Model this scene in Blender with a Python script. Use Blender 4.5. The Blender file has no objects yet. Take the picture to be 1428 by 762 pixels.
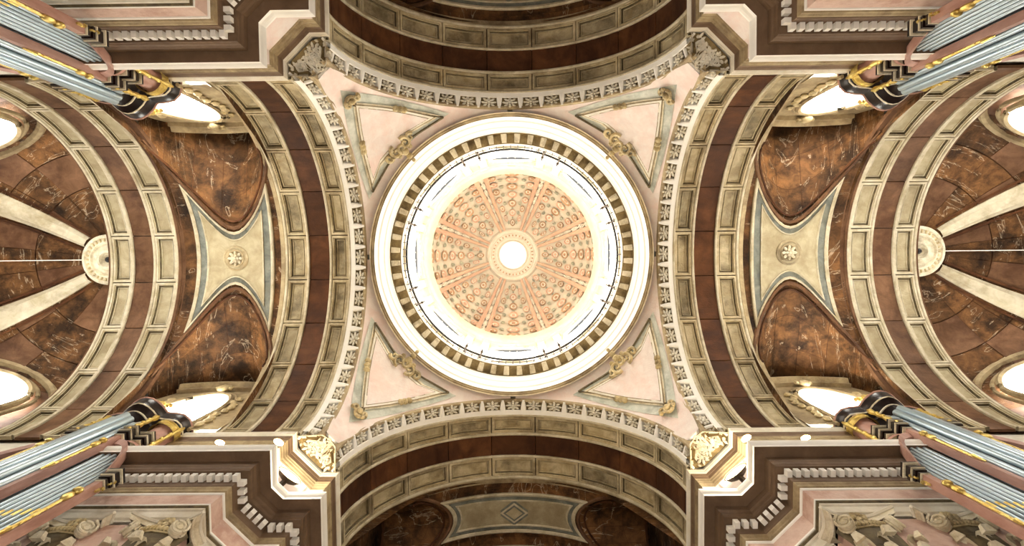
import bpy, math, random
from math import sin, cos, pi, sqrt, radians as R_, atan2
from mathutils import Vector, Matrix, Euler
C = bpy.context.scene.collection
random.seed(7)

# ------------------------------------------------------------------ camera
F = 734.0
cd = bpy.data.cameras.new('camera'); cam = bpy.data.objects.new('camera', cd); C.objects.link(cam)
cd.sensor_width = 36.0; cd.lens = F / 1428 * 36.0; cd.clip_start = 0.05; cd.clip_end = 300
cam.location = (0.165, -0.055, 0.0)
cam.rotation_euler = Euler((pi - 0.0355, -0.0055, 0.0105), 'XYZ')
bpy.context.scene.camera = cam
# ------------------------------------------------------------------ world, lights, exposure
sc = bpy.context.scene
w = bpy.data.worlds.new('world'); sc.world = w; w.use_nodes = True
w.node_tree.nodes['Background'].inputs[0].default_value = (0.9, 0.9, 0.88, 1); w.node_tree.nodes['Background'].inputs[1].default_value = 0.3
sc.view_settings.view_transform = 'Standard'; sc.view_settings.look = 'None'
sc.view_settings.exposure = 0.17; sc.view_settings.gamma = 1.0; sc.view_settings.use_curve_mapping = False
sc.cycles.max_bounces = 6; sc.cycles.diffuse_bounces = 4; sc.cycles.sample_clamp_indirect = 6.0
DRUM_GLOW, LUN_GLOW, LANT_GLOW = 2.5, 18.0, 4.5
def area(name, loc, rot, size, power, col=(1, 1, 1), sy=None):
    l = bpy.data.lights.new(name, 'AREA'); l.energy = power; l.color = col; l.size = size
    if sy: l.shape = 'RECTANGLE'; l.size_y = sy
    o = bpy.data.objects.new(name, l); o.location = loc; o.rotation_euler = rot; C.objects.link(o); return o
area('floor_bounce_fill', (0, 0, -1.2), (pi, 0, 0), 11, 1150, (1.0, 0.93, 0.82))  # added upward fill lamp, standing in for light bounced off the floor
for sx in (1, -1):      # daylight through the side windows of the arms
    for sy in (1, -1):
        area('side_window_light', (sx * 13.45, sy * 6.1, 21.4), Euler((sy * R_(80), 0, 0)), 2.0, 620, (1.0, 0.98, 0.93), 3.6)
for k in range(8):      # skylight slanting down through the eight drum windows
    a = k * pi / 4
    area('drum_window_light', (5.9 * cos(a), 5.9 * sin(a), 32.3), Euler((0, R_(38), a)), 2.6, 390, (1.0, 0.96, 0.90), 4.5)

# ------------------------------------------------------------------ materials
def lin(c):
    return tuple(((v / 255) / 12.92 if v <= 10 else (((v / 255) + .055) / 1.055) ** 2.4) for v in c) + (1,)
M = {}
def mat(name, c1, c2=None, scale=1.5, rough=.75, metal=0, bump=.15, vary=.25, grime=None, gamt=.45, stretch=(1, 1, 1), emit=None, es=0, fine=14, streak=None):
    m = bpy.data.materials.new(name); m.use_nodes = True; nt = m.node_tree; N = nt.nodes; L = nt.links
    b = N['Principled BSDF']; b.inputs['Roughness'].default_value = rough; b.inputs['Metallic'].default_value = metal
    c2 = c2 or c1
    tc = N.new('ShaderNodeTexCoord'); mp = N.new('ShaderNodeMapping'); mp.inputs['Scale'].default_value = stretch
    geo = N.new('ShaderNodeNewGeometry'); L.new(geo.outputs['Position'], mp.inputs['Vector'])
    n = N.new('ShaderNodeTexNoise'); n.inputs['Scale'].default_value = scale; n.inputs['Detail'].default_value = 8; n.inputs['Roughness'].default_value = .65
    n.inputs['Distortion'].default_value = .6
    L.new(mp.outputs[0], n.inputs['Vector'])
    r = N.new('ShaderNodeValToRGB'); r.color_ramp.elements[0].position = .33; r.color_ramp.elements[1].position = .67
    r.color_ramp.elements[0].color = lin(c1); r.color_ramp.elements[1].color = lin(c2); L.new(n.outputs[0], r.inputs[0])
    out = r.outputs[0]
    if grime:
        g = N.new('ShaderNodeTexNoise'); g.inputs['Scale'].default_value = scale * .45; g.inputs['Detail'].default_value = 10; g.inputs['Roughness'].default_value = .7
        L.new(mp.outputs[0], g.inputs['Vector'])
        gr = N.new('ShaderNodeValToRGB'); gr.color_ramp.elements[0].position = .46; gr.color_ramp.elements[1].position = .62
        gr.color_ramp.elements[0].color = (0, 0, 0, 1); gr.color_ramp.elements[1].color = (gamt,) * 3 + (1,)
        L.new(g.outputs[0], gr.inputs[0])
        mx = N.new('ShaderNodeMix'); mx.data_type = 'RGBA'; L.new(gr.outputs[0], mx.inputs[0]); L.new(out, mx.inputs[6]); mx.inputs[7].default_value = lin(grime)
        out = mx.outputs[2]
    if streak:
        sm = N.new('ShaderNodeMapping'); sm.inputs['Scale'].default_value = (.5, .5, 5.0); L.new(geo.outputs['Position'], sm.inputs['Vector'])
        s1 = N.new('ShaderNodeTexNoise'); s1.inputs['Scale'].default_value = 1.3; s1.inputs['Detail'].default_value = 9; s1.inputs['Distortion'].default_value = 1.0; L.new(sm.outputs[0], s1.inputs['Vector'])
        s2 = N.new('ShaderNodeValToRGB'); e = s2.color_ramp.elements; e[0].position = .585; e[0].color = (0, 0, 0, 1); e[1].position = .6; e[1].color = (.5,) * 3 + (1,); e3 = e.new(.615); e3.color = (0, 0, 0, 1)
        L.new(s1.outputs[0], s2.inputs[0])
        s3 = N.new('ShaderNodeMix'); s3.data_type = 'RGBA'; L.new(s2.outputs[0], s3.inputs[0]); L.new(out, s3.inputs[6]); s3.inputs[7].default_value = lin(streak); out = s3.outputs[2]
    if vary:
        oi = N.new('ShaderNodeObjectInfo'); mr = N.new('ShaderNodeMapRange'); mr.inputs[3].default_value = 1 - vary; mr.inputs[4].default_value = 1 + vary * .6
        L.new(oi.outputs['Random'], mr.inputs[0])
        vm = N.new('ShaderNodeVectorMath'); vm.operation = 'SCALE'; L.new(out, vm.inputs[0]); L.new(mr.outputs[0], vm.inputs['Scale']); out = vm.outputs[0]
    L.new(out, b.inputs['Base Color'])
    if bump:
        f = N.new('ShaderNodeTexNoise'); f.inputs['Scale'].default_value = fine; f.inputs['Detail'].default_value = 6; L.new(mp.outputs[0], f.inputs['Vector'])
        bp = N.new('ShaderNodeBump'); bp.inputs['Strength'].default_value = bump; bp.inputs['Distance'].default_value = .06; L.new(f.outputs[0], bp.inputs['Height']); L.new(bp.outputs[0], b.inputs['Normal'])
    if emit:
        b.inputs['Emission Color'].default_value = lin(emit); b.inputs['Emission Strength'].default_value = es
    if name.startswith('brown'): b.inputs['Specular IOR Level'].default_value = .15
    M[name] = m; return m
mat('lime', (228, 220, 200), (240, 236, 224), 1.2, grime=(150, 135, 100), gamt=.35, vary=.04)
mat('lime_clean', (246, 243, 234), (252, 250, 244), 1.2, vary=.03, bump=.08)
mat('coffer', (146, 128, 90), (196, 182, 148), 1.3, grime=(84, 70, 44), gamt=.8, vary=.28, bump=.3)
mat('coffer_rim', (160, 140, 100), (214, 200, 166), 1.0, grime=(88, 70, 42), gamt=.7, vary=.15, bump=.25)
mat('coffer_pale', (160, 146, 112), (194, 182, 150), 1.3, grime=(120, 100, 66), gamt=.45, vary=.1, bump=.25)
mat('fillet', (184, 172, 140), (218, 208, 184), 1.6, grime=(120, 100, 62), gamt=.5, vary=.05)
mat('brown', (62, 34, 17), (98, 62, 36), .9, rough=.6, grime=(40, 20, 14), gamt=.6, vary=.3, bump=.15, stretch=(1, 1, 2))
mat('brown_vault', (62, 40, 22), (124, 86, 50), 1.6, rough=.6, grime=(34, 22, 12), gamt=.9, vary=.35, bump=.5, streak=(206, 188, 160))
mat('brown_pale', (84, 58, 38), (122, 90, 66), 1.2, rough=.5, grime=(60, 36, 24), gamt=.6, vary=.2)
mat('pink', (222, 206, 198), (232, 222, 214), 2.2, rough=.6, grime=(226, 186, 172), gamt=.4, vary=.04)
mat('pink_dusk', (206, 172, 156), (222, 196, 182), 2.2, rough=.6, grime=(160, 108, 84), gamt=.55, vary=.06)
mat('bluegrey', (84, 88, 82), (136, 138, 126), 2.0, rough=.6, grime=(92, 88, 66), gamt=.5, vary=.06)
mat('greygreen', (176, 182, 168), (208, 208, 196), 2.0, rough=.6, vary=.04, grime=(110, 112, 96), gamt=.5)
mat('soffit', (96, 74, 54), (122, 98, 74), 1.2, rough=.7, vary=.04)
mat('bed', (150, 130, 96), (190, 172, 134), 1.5, rough=.7, grime=(86, 66, 42), gamt=.6, vary=.05)
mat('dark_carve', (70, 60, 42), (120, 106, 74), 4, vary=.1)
mat('carve', (190, 168, 118), (226, 210, 168), 3.0, grime=(96, 76, 44), gamt=.7, vary=.12, bump=.3)
mat('carve_pale', (222, 210, 178), (240, 232, 210), 3.0, grime=(140, 118, 76), gamt=.6, vary=.06, bump=.3)
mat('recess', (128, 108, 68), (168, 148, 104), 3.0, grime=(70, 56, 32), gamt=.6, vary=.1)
mat('gold', (190, 156, 70), (240, 220, 140), 4.0, rough=.32, metal=.75, vary=.05, bump=.3)
mat('wood_dark', (18, 10, 9), (36, 20, 16), 2.0, rough=.3, vary=.08, bump=.1)
mat('wood_pink', (156, 112, 98), (194, 154, 140), 2.2, rough=.4, vary=.08, stretch=(1, 1, .3))
mat('tin', (160, 180, 192), (190, 206, 216), 1.0, rough=.3, metal=.5, vary=.12, bump=0, stretch=(1, 1, .1))
mat('black', (14, 12, 12), (24, 20, 18), 2, vary=0, bump=0, rough=.5)
mat('dome_cream', (218, 208, 190), (230, 222, 208), 2.0, vary=.04)
mat('dome_pink', (212, 168, 144), (226, 188, 164), 2.0, vary=.12)
mat('dome_tan', (184, 144, 112), (206, 172, 142), 2.0, vary=.15)
mat('dome_green', (160, 160, 142), (184, 182, 164), 2.0, vary=.12)
mat('dome_shell', (212, 200, 180), (222, 212, 196), 1.0, vary=0)
mat('drum', (240, 226, 196), (246, 238, 220), 1.0, vary=.03)
mat('iron', (50, 40, 30), (76, 60, 44), 3, rough=.5, metal=.3, vary=.05)
mat('floor_stone', (200, 186, 170), (222, 212, 198), .5, rough=.5, vary=0)
mat('glow', (255, 252, 246), emit=(255, 251, 246), es=DRUM_GLOW, vary=0, bump=0)
mat('glow_lunette', (255, 255, 255), emit=(255, 252, 244), es=LUN_GLOW, vary=0, bump=0)
mat('glow_lantern', (255, 252, 244), emit=(255, 250, 238), es=LANT_GLOW, vary=0, bump=0)
mat('lamp_lens', (255, 240, 200), emit=(255, 214, 130), es=90, vary=0, bump=0)

# ------------------------------------------------------------------ mesh helpers
class MB:
    def __init__(s): s.v = []; s.f = []
    def add(s, vs, fs):
        o = len(s.v); s.v += [tuple(v) for v in vs]; s.f += [tuple(i + o for i in f) for f in fs]; return s
    def grid(s, fn, nu, nv, cu=False):
        vs = [fn(i / nu, j / nv) for i in range(nu + (0 if cu else 1)) for j in range(nv + 1)]
        k = nv + 1; n = nu if cu else nu + 1; fs = []
        for i in range(nu):
            a = i * k; b = ((i + 1) % n) * k
            for j in range(nv): fs.append((a + j, b + j, b + j + 1, a + j + 1))
        return s.add(vs, fs)
    def box(s, c, d, rot=None, top=1.0):
        vs = []
        for z in (-1, 1):
            k = top if z > 0 else 1
            for x, y in ((-1, -1), (1, -1), (1, 1), (-1, 1)):
                p = Vector((x * d[0] / 2 * k, y * d[1] / 2 * k, z * d[2] / 2))
                if rot is not None: p = rot @ p
                vs.append((p.x + c[0], p.y + c[1], p.z + c[2]))
        return s.add(vs, [(3, 2, 1, 0), (4, 5, 6, 7), (0, 1, 5, 4), (1, 2, 6, 5), (2, 3, 7, 6), (3, 0, 4, 7)])
    def rev(s, prof, n=64, c=(0, 0, 0), a0=0, a1=2 * pi, ax=None):
        full = abs(a1 - a0 - 2 * pi) < 1e-6
        def fn(u, v):
            a = a0 + (a1 - a0) * u; r, z = prof[round(v * (len(prof) - 1))]
            p = Vector((r * cos(a), r * sin(a), z))
            if ax is not None: p = ax @ p
            return (p.x + c[0], p.y + c[1], p.z + c[2])
        return s.grid(fn, n, len(prof) - 1, cu=full)
    def tube(s, pts, r, n=6, cap=True):
        pts = [Vector(p) for p in pts]; rr = r if isinstance(r, (list, tuple)) else [r] * len(pts); o = len(s.v); vs = []
        for i, p in enumerate(pts):
            t = (pts[min(i + 1, len(pts) - 1)] - pts[max(i - 1, 0)]).normalized()
            up = Vector((0, 0, 1)) if abs(t.z) < .9 else Vector((1, 0, 0))
            a = t.cross(up).normalized(); b = t.cross(a)
            for k in range(n):
                q = p + (a * cos(2 * pi * k / n) + b * sin(2 * pi * k / n)) * rr[i]; vs.append(tuple(q))
        fs = [(i * n + k, i * n + (k + 1) % n, (i + 1) * n + (k + 1) % n, (i + 1) * n + k) for i in range(len(pts) - 1) for k in range(n)]
        if cap: fs += [tuple(range(n))[::-1], tuple((len(pts) - 1) * n + k for k in range(n))]
        return s.add(vs, fs)
    def ell(s, c, r, n=8, m=5, rot=None):
        def fn(u, v):
            a = 2 * pi * u; b = -pi / 2 + pi * v
            p = Vector((r[0] * cos(b) * cos(a), r[1] * cos(b) * sin(a), r[2] * sin(b)))
            if rot is not None: p = rot @ p
            return (p.x + c[0], p.y + c[1], p.z + c[2])
        return s.grid(fn, n, m, cu=True)
    def xf(s, mt):
        s.v = [tuple(mt @ Vector(v)) for v in s.v]; return s
    def build(s, name, m, parent=None, smooth=False):
        me = bpy.data.meshes.new(name); me.from_pydata(s.v, [], s.f)
        me.materials.append(M[m])
        if smooth:
            me.polygons.foreach_set('use_smooth', [True] * len(me.polygons))
            try: me.set_sharp_from_angle(angle=R_(38))
            except Exception: pass
        me.update()
        return link(name, me, parent)
def link(name, me, parent=None, loc=(0, 0, 0), rot=(0, 0, 0), label=None):
    o = bpy.data.objects.new(name, me); C.objects.link(o); o.location = loc; o.rotation_euler = rot
    if parent is not None: o.parent = parent
    if label: o['label'] = label
    return o
def tag(o, label, cat, group=None, kind=None):
    if label: o['label'] = label
    if cat: o['category'] = cat
    if group: o['group'] = group
    if kind: o['kind'] = kind
    return o
def empty(name, loc=(0, 0, 0), rz=0, label=None, cat=None, group=None):
    o = bpy.data.objects.new(name, None); C.objects.link(o); o.location = loc; o.rotation_euler = (0, 0, rz); o.empty_display_size = .3
    return tag(o, label, cat, group)
def copy_tree(o, parent=None):
    c = o.copy(); C.objects.link(c)
    if parent is not None: c.parent = parent
    for ch in list(o.children): copy_tree(ch, c)
    return c
def struct(o):
    o['kind'] = 'structure'; return o
def sweep(mb, path, prof, closed=False):
    """profile points (d, z): d is measured to the left of the travel direction"""
    P = [Vector(p) for p in path]; n = len(P); offs = []
    for i in range(n):
        a = (P[i] - P[i - 1]).normalized() if (i > 0 or closed) else None
        b = (P[(i + 1) % n] - P[i]).normalized() if (i < n - 1 or closed) else None
        if a is None: a = b
        if b is None: b = a
        na = Vector((-a.y, a.x)); nb = Vector((-b.y, b.x)); k = na + nb; k = k / max(.2, k.dot(na)); offs.append(k)
    m = len(prof)
    vs = [(P[i].x + offs[i].x * d, P[i].y + offs[i].y * d, z) for i in range(n) for d, z in prof]
    fs = [(i * m + j, ((i + 1) % n) * m + j, ((i + 1) % n) * m + j + 1, i * m + j + 1) for i in range(n if closed else n - 1) for j in range(m - 1)]
    return mb.add(vs, fs)

ZS = 18.9                       # springing height above the lens
R0 = 6.4                        # radius of the four great arches
QUAD = ['lower right', 'lower left', 'upper left', 'upper right']          # rotation k * 90 degrees from +x +y
SIDE = ['right', 'lower', 'left', 'upper']                                 # arm seen in the picture

# ------------------------------------------------------------------ setting: floor and walls
struct(MB().box((0, 0, -1.7), (54, 54, .2)).build('floor', 'floor_stone'))
PW = [(12.5, 7.6), (12.5, 6.6), (8.1, 6.6), (8.1, 7.3), (7.3, 8.1), (6.6, 8.1), (6.6, 12.5), (7.6, 12.5)]
PA = [(14.4, 7.6), (14.4, 6.72), (12.2, 6.72), (12.2, 6.55), (8.05, 6.55), (8.05, 7.02), (7.02, 8.05), (6.55, 8.05), (6.55, 12.2), (6.72, 12.2), (6.72, 14.4), (7.6, 14.4)]
PIERN = ['wall_southeast', 'wall_southwest', 'wall_northwest', 'wall_northeast']
pw = MB(); sweep(pw, [(p[0], p[1]) for p in PW][::-1], [(.0, -1.6), (.0, 13.0)])
pwo = None
def flip(path): return path
for k in range(4):
    if k == 0: pwo = struct(pw.build(PIERN[0], 'pink_dusk'))
    else:
        o = pwo.copy(); o.name = PIERN[k]; C.objects.link(o); o.rotation_euler = (0, 0, k * pi / 2)
for k, nm in enumerate(['right', 'lower', 'left', 'upper']):
    mb = MB(); L1 = 26.2 if k % 2 == 0 else 18.6
    for s in (1, -1):
        mb.box(((12.5 + L1) / 2, s * 7.5, 8.6), (L1 - 12.5, .5, 20.6))
        mb.box(((14.9 + L1) / 2, s * 6.95, 8.65), (L1 - 14.9, .6, 20.5))
    mb.box((L1 + .1, 0, 12.2), (.2, 15.5, 27.8))
    for s in (1, -1): mb.box(((10.9 + L1) / 2, s * 7.3, 23.0), (L1 - 10.9, .5, 8.6))
    mb.box(((10.9 + L1) / 2, 0, 27.4), (L1 - 10.9, 15.5, .3))
    o = struct(mb.build('wall_' + nm, 'lime' if k % 2 == 0 else 'brown_vault')); o.rotation_euler = (0, 0, k * pi / 2)

# ------------------------------------------------------------------ entablatures and attics over the four piers
# path order is travelled so that the left side faces the crossing
def prism_part(name, prof, m, parent, path, label=None, smooth=False):
    mb = MB(); sweep(mb, path, prof); o = mb.build(name, m, parent, smooth)
    if label: o['label'] = label
    return o
PWr = PW[::-1]; PAr = PA[::-1]
def side_sign(path):
    # returns +1 when left of travel points to the axis
    a = Vector(path[2]) ; b = Vector(path[3]) ; d = (b - a).normalized(); n = Vector((-d.y, d.x)); mid = (a + b) / 2
    return 1 if n.dot(-mid) > 0 else -1
PWr = PW; PAr = PA      # travelled so that the left-hand side faces the axis
ent = empty('entablature', (0, 0, 0), 0)
prism_part('architrave', [(-.5, 12.85), (0, 12.85), (0, 13.1), (.05, 13.13), (.05, 13.42), (.09, 13.45), (.09, 13.52)], 'lime', ent, PWr)
prism_part('architrave_moulding', [(.09, 13.52), (.13, 13.56), (.13, 13.6), (.08, 13.62), (.08, 13.66)], 'dark_carve', ent, PWr)
prism_part('architrave_fillet', [(.08, 13.66), (.1, 13.68), (.1, 13.74), (.0, 13.75)], 'lime_clean', ent, PWr)
prism_part('frieze', [(.0, 13.75), (0, 14.46)], 'pink_dusk', ent, PWr, 'dusky pink marble frieze band')
prism_part('frieze_fillet', [(0, 14.46), (.03, 14.48), (.03, 14.55), (.0, 14.56)], 'lime_clean', ent, PWr)
prism_part('bed_moulding', [(.0, 14.56), (.06, 14.6), (.06, 14.66), (.1, 14.72), (.1, 14.78)], 'bed', ent, PWr)
prism_part('dentil_ground', [(.1, 14.78), (.12, 14.8), (.12, 15.3)], 'soffit', ent, PWr)  # dark tone paints shade into the gaps between dentils
prism_part('crown_moulding', [(.12, 15.3), (.34, 15.3), (.34, 15.36), (.37, 15.4), (.38, 15.5), (.42, 15.56), (.42, 15.64), (.44, 15.75)], 'soffit', ent, PWr)
prism_part('corona_soffit', [(.4, 15.76), (.76, 15.76)], 'soffit', ent, PWr, 'dark brown underside of the cornice')
prism_part('corona', [(.76, 15.76), (.76, 15.86), (.74, 15.87), (.74, 15.92), (.79, 15.98), (.82, 16.06), (.82, 16.12), (.3, 16.2), (-.1, 16.25)], 'lime_clean', ent, PWr)
# dentils
dm = None
def on_path(path, d, step, margin=.1):
    P = [Vector(p) for p in path]
    for i in range(1, len(P) - 2):
        a, b = P[i], P[i + 1]; t = (b - a).normalized(); n = Vector((-t.y, t.x))
        a2 = a.copy(); b2 = b.copy(); Ls = (b - a).length
        # trim or extend for offset d
        pa = (a - P[i - 1]).normalized(); pb = (P[i + 2] - b).normalized()
        ca = pa.x * t.y - pa.y * t.x; cb = t.x * pb.y - t.y * pb.x
        ea = -d * math.tan(math.acos(max(-1, min(1, pa.dot(t)))) / 2) * (1 if ca > 0 else -1)
        eb = -d * math.tan(math.acos(max(-1, min(1, t.dot(pb)))) / 2) * (1 if cb > 0 else -1)
        lo, hi = -ea + margin, Ls + eb - margin
        if hi - lo < .1: continue
        cnt = max(1, round((hi - lo) / step)); st = (hi - lo) / cnt
        for q in range(cnt): 
            p = a + t * (lo + st * (q + .5)) + n * d
            yield p, atan2(t.y, t.x)
dmesh = MB().box((0, 0, 0), (.145, .2, .2)).build('dentil', 'lime_clean', ent); first = True
for p, an in on_path(PWr, .21, .25, .03):
    if first: o = dmesh; first = False
    else: o = dmesh.copy(); C.objects.link(o)
    o.location = (p.x, p.y, 15.13); o.rotation_euler = (0, 0, an)
bead = MB().ell((0, 0, 0), (.05, .04, .05), 6, 4).build('bead', 'bed', ent); first = True
ELAB = ['marble entablature with dentils below the lamps, over the %s pier', ]
EL = {0: 'lower right pier cornice with dentils, lamp glare at its corner, beside the organ',
      1: 'lower left pier cornice with dentils, lamp glare at its corner, beside the organ',
      2: 'upper left pier cornice with dark soffit and dentils, no lamps on it',
      3: 'upper right pier cornice with dark soffit and dentils, no lamps on it'}
tag(ent, EL[0], 'cornice', 'dentilled entablatures on the crossing piers')
for k in range(1, 4):
    e = copy_tree(ent); e.rotation_euler = (0, 0, k * pi / 2); e['label'] = EL[k]
bpy.data.objects.remove(bead)
for e in [o for o in bpy.data.objects if o.name.startswith('bead')]: bpy.data.objects.remove(e)
att = empty('attic')
prism_part('dado', [(-.02, 16.1), (-.02, 18.02)], 'pink', att, PAr, 'pale pink marble face')
prism_part('attic_moulding', [(-.02, 18.0), (.0, 18.04), (.0, 18.1), (.04, 18.14), (.04, 18.24), (.07, 18.27), (.07, 18.34), (.1, 18.38)], 'bed', att, PAr)
prism_part('attic_soffit', [(.1, 18.38), (.1, 18.55), (.12, 18.57), (.15, 18.68)], 'soffit', att, PAr)
prism_part('attic_lip', [(.15, 18.68), (.2, 18.74), (.2, 18.8), (.22, 18.82), (.22, 18.95), (-1.2, 19.0)], 'lime', att, PAr)
rm = Matrix.Rotation(-pi / 4, 3, 'Z')
ctr = 15.07 / 2
MB().box((ctr - .03, ctr - .03, 17.3), (1.1, .06, 1.1), rm).build('chamfer_panel', 'pink', att)['label'] = 'pink marble panel set in the chamfered corner'
tag(att, 'pink attic block above the lower right cornice, between two great arches', 'attic', 'attic blocks under the pendentives')
for k in range(1, 4):
    e = copy_tree(att); e.rotation_euler = (0, 0, k * pi / 2); e['label'] = 'pink attic block above the %s cornice, between two great arches' % QUAD[k]

# ------------------------------------------------------------------ great arches
def cyl(x, r, a): return (x, r * sin(a), r * cos(a))
def coffer_mesh(name, x0, x1, dphi, R, prof, m, ns=4):
    mb = MB(); rings = []
    for a, h in prof:
        A = [cyl(x0 + a, R + h, -dphi / 2 + a / R + (dphi - 2 * a / R) * i / ns) for i in range(ns + 1)]
        B = [cyl(x1 - a, R + h, dphi / 2 - a / R - (dphi - 2 * a / R) * i / ns) for i in range(ns + 1)]
        rings.append(A + B)
    n = len(rings[0]); vs = [p for r in rings for p in r]; fs = []
    for q in range(len(rings) - 1):
        for i in range(n): fs.append((q * n + i, q * n + (i + 1) % n, (q + 1) * n + (i + 1) % n, (q + 1) * n + i))
    o = (len(rings) - 1) * n; mm = ns + 1
    for i in range(ns): fs.append((o + i, o + i + 1, o + 2 * mm - 2 - i, o + 2 * mm - 1 - i))
    mb.add(vs, fs); me = bpy.data.meshes.new(name); me.from_pydata(mb.v, [], mb.f); me.materials.append(M[m])
    if len(prof) > 5:
        me.materials.append(M['fillet' if m == 'coffer_pale' else 'coffer_rim']); me.materials.append(M['dark_carve'])  # pale rims and dark step walls colour relief shading into each coffer
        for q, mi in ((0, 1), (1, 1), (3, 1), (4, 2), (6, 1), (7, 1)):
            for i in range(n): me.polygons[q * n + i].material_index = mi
    me.update(); return me
CP = [(0, .14), (.012, 0), (.1, 0), (.105, .05), (.14, .055), (.15, .16), (.2, .16), (.21, .12), (.24, .12), (.25, .16)]
def band_strip(mb, x0, x1, R, prof=None, n=72, a0=-pi / 2, a1=pi / 2):
    prof = prof or [(x0, R + .12), (x0, R - .03), (x0 + .03, R - .05), (x1 - .03, R - .05), (x1, R - .03), (x1, R + .12)]
    def fn(u, v):
        x, r = prof[round(v * (len(prof) - 1))]; return cyl(x, r, a0 + (a1 - a0) * u)
    return mb.grid(fn, n, len(prof) - 1)
def make_arch(x, pitch, cm, slabm, name):
    """x = the four band edges measured from the dome axis"""
    root = empty(name, (0, 0, ZS))
    MB().grid(lambda u, v: cyl(x[0] + .03 + (x[3] - x[0] - .06) * v, R0 + .2, -pi / 2 + pi * u), 60, 1).build('backing', 'brown', root)
    fr = MB()
    for a, b in ((x[0], x[0] + .1), (x[1] - .12, x[1]), (x[2], x[2] + .1), (x[3] - .12, x[3])): band_strip(fr, a, b, R0)
    fr.build('edge_fillet', 'fillet', root, True)
    n = int(90 / pitch) ; ph = R_(pitch)
    ca = coffer_mesh('coffer_panel', x[0] + .1, x[1] - .12, ph * .985, R0, CP, cm)
    cb = coffer_mesh('coffer_panel', x[2] + .1, x[3] - .12, ph * .985, R0, CP, cm)
    sl = coffer_mesh('marble_slab', x[1], x[2], ph * .992, R0 + .05, [(0, .1), (.01, 0), (.03, -.006)], slabm)
    for i in range(-n, n + 1):
        for me, nm in ((ca, 'coffer_panel'), (cb, 'coffer_panel'), (sl, 'marble_slab')):
            link(nm, me, root, rot=(-ph * i, 0, 0))
    last = (n + .5) * ph; rem = pi / 2 - last
    if rem > .02:
        for s in (1, -1):
            mid = s * (last + rem / 2)
            for a, b, h in ((x[0] + .1, x[1] - .12, 0.02), (x[2] + .1, x[3] - .12, .02)):
                MB().grid(lambda u, v: cyl(a + (b - a) * v, R0 + h, mid - rem / 2 + rem * u), 3, 1).build('springer', cm, root)
            MB().grid(lambda u, v: cyl(x[1] + (x[2] - x[1]) * v, R0 + .05, mid - rem / 2 + rem * u), 3, 1).build('springer', slabm, root)
    return root
ga = make_arch([7.72, 8.74, 9.72, 10.86], 19.0, 'coffer', 'brown', 'great_arch')
# stepped reveal behind the arch, brown then fillet
mb = MB(); band_strip(mb, 10.86, 11.2, R0, [(10.86, R0), (10.9, R0 - .02), (10.9, R0 + .12), (11.15, R0 + .14), (11.15, R0 + .35)])
mb.build('back_moulding', 'bed', ga, True)
tag(ga, 'great arch right of the dome, two coffered bands around brown marble', 'arch', 'great arches around the crossing')
GL = ['great arch right of the dome, two coffered bands around brown marble', 'great arch below the dome, coffered, opening to the diamond panel vault', 'great arch left of the dome, two coffered bands around brown marble', 'great arch above the dome, coffered, cut by the top edge']
for k in range(1, 4):
    e = copy_tree(ga); e.rotation_euler = (0, 0, k * pi / 2); e['label'] = GL[k]
ta = make_arch([16.05, 17.25, 18.2, 19.33], 20.0, 'coffer_pale', 'brown_pale', 'outer_arch')
mb = MB(); band_strip(mb, 15.8, 16.05, R0, [(15.75, R0 + .35), (15.75, R0 + .16), (15.95, R0 + .12), (15.95, R0 + .03), (16.05, R0)])
band_strip(mb, 19.33, 19.6, R0, [(19.33, R0), (19.45, R0 + .02), (19.45, R0 + .12)])
mb.build('edge_moulding', 'brown_pale', ta, True)
tag(ta, 'cream coffered outer arch before the right apse', 'arch', 'outer arches before the apses')
e = copy_tree(ta); e.rotation_euler = (0, 0, pi); e['label'] = 'cream coffered outer arch before the left apse'
# arms above and below: a second arch at the frame edge
tb = make_arch([14.25, 15.3, 16.3, 17.4], 19.0, 'coffer', 'brown', 'far_arch')
tb.rotation_euler = (0, 0, pi / 2); tag(tb, 'far coffered arch at the bottom edge below the diamond panel', 'arch', 'far arches at the frame edges')
e = copy_tree(tb); e.rotation_euler = (0, 0, -pi / 2); e['label'] = 'far coffered arch beyond the top edge of the upper great arch'

# ------------------------------------------------------------------ archivolts with rosettes
av = empty('archivolt', (0, 0, ZS))
mb = MB(); band_strip(mb, 7.72, 7.0, R0, [(7.74, R0 + .05), (7.74, R0 - .02), (7.52, R0 - .02), (7.50, R0 + .03)], a0=-R_(88), a1=R_(88)); mb.build('inner_fillet', 'lime_clean', av, True)
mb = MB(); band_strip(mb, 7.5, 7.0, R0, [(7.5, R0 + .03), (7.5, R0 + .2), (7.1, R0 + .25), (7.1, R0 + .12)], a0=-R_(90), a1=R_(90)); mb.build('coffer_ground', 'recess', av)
mb = MB(); band_strip(mb, 7.1, 6.95, R0, [(7.12, R0 + .2), (7.12, R0 + .04), (7.04, R0 + .05), (7.02, R0 + .1), (6.98, R0 + .14), (6.98, R0 + .3)], a0=-R_(90), a1=R_(90)); mb.build('outer_fillet', 'bed', av, True)
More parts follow.
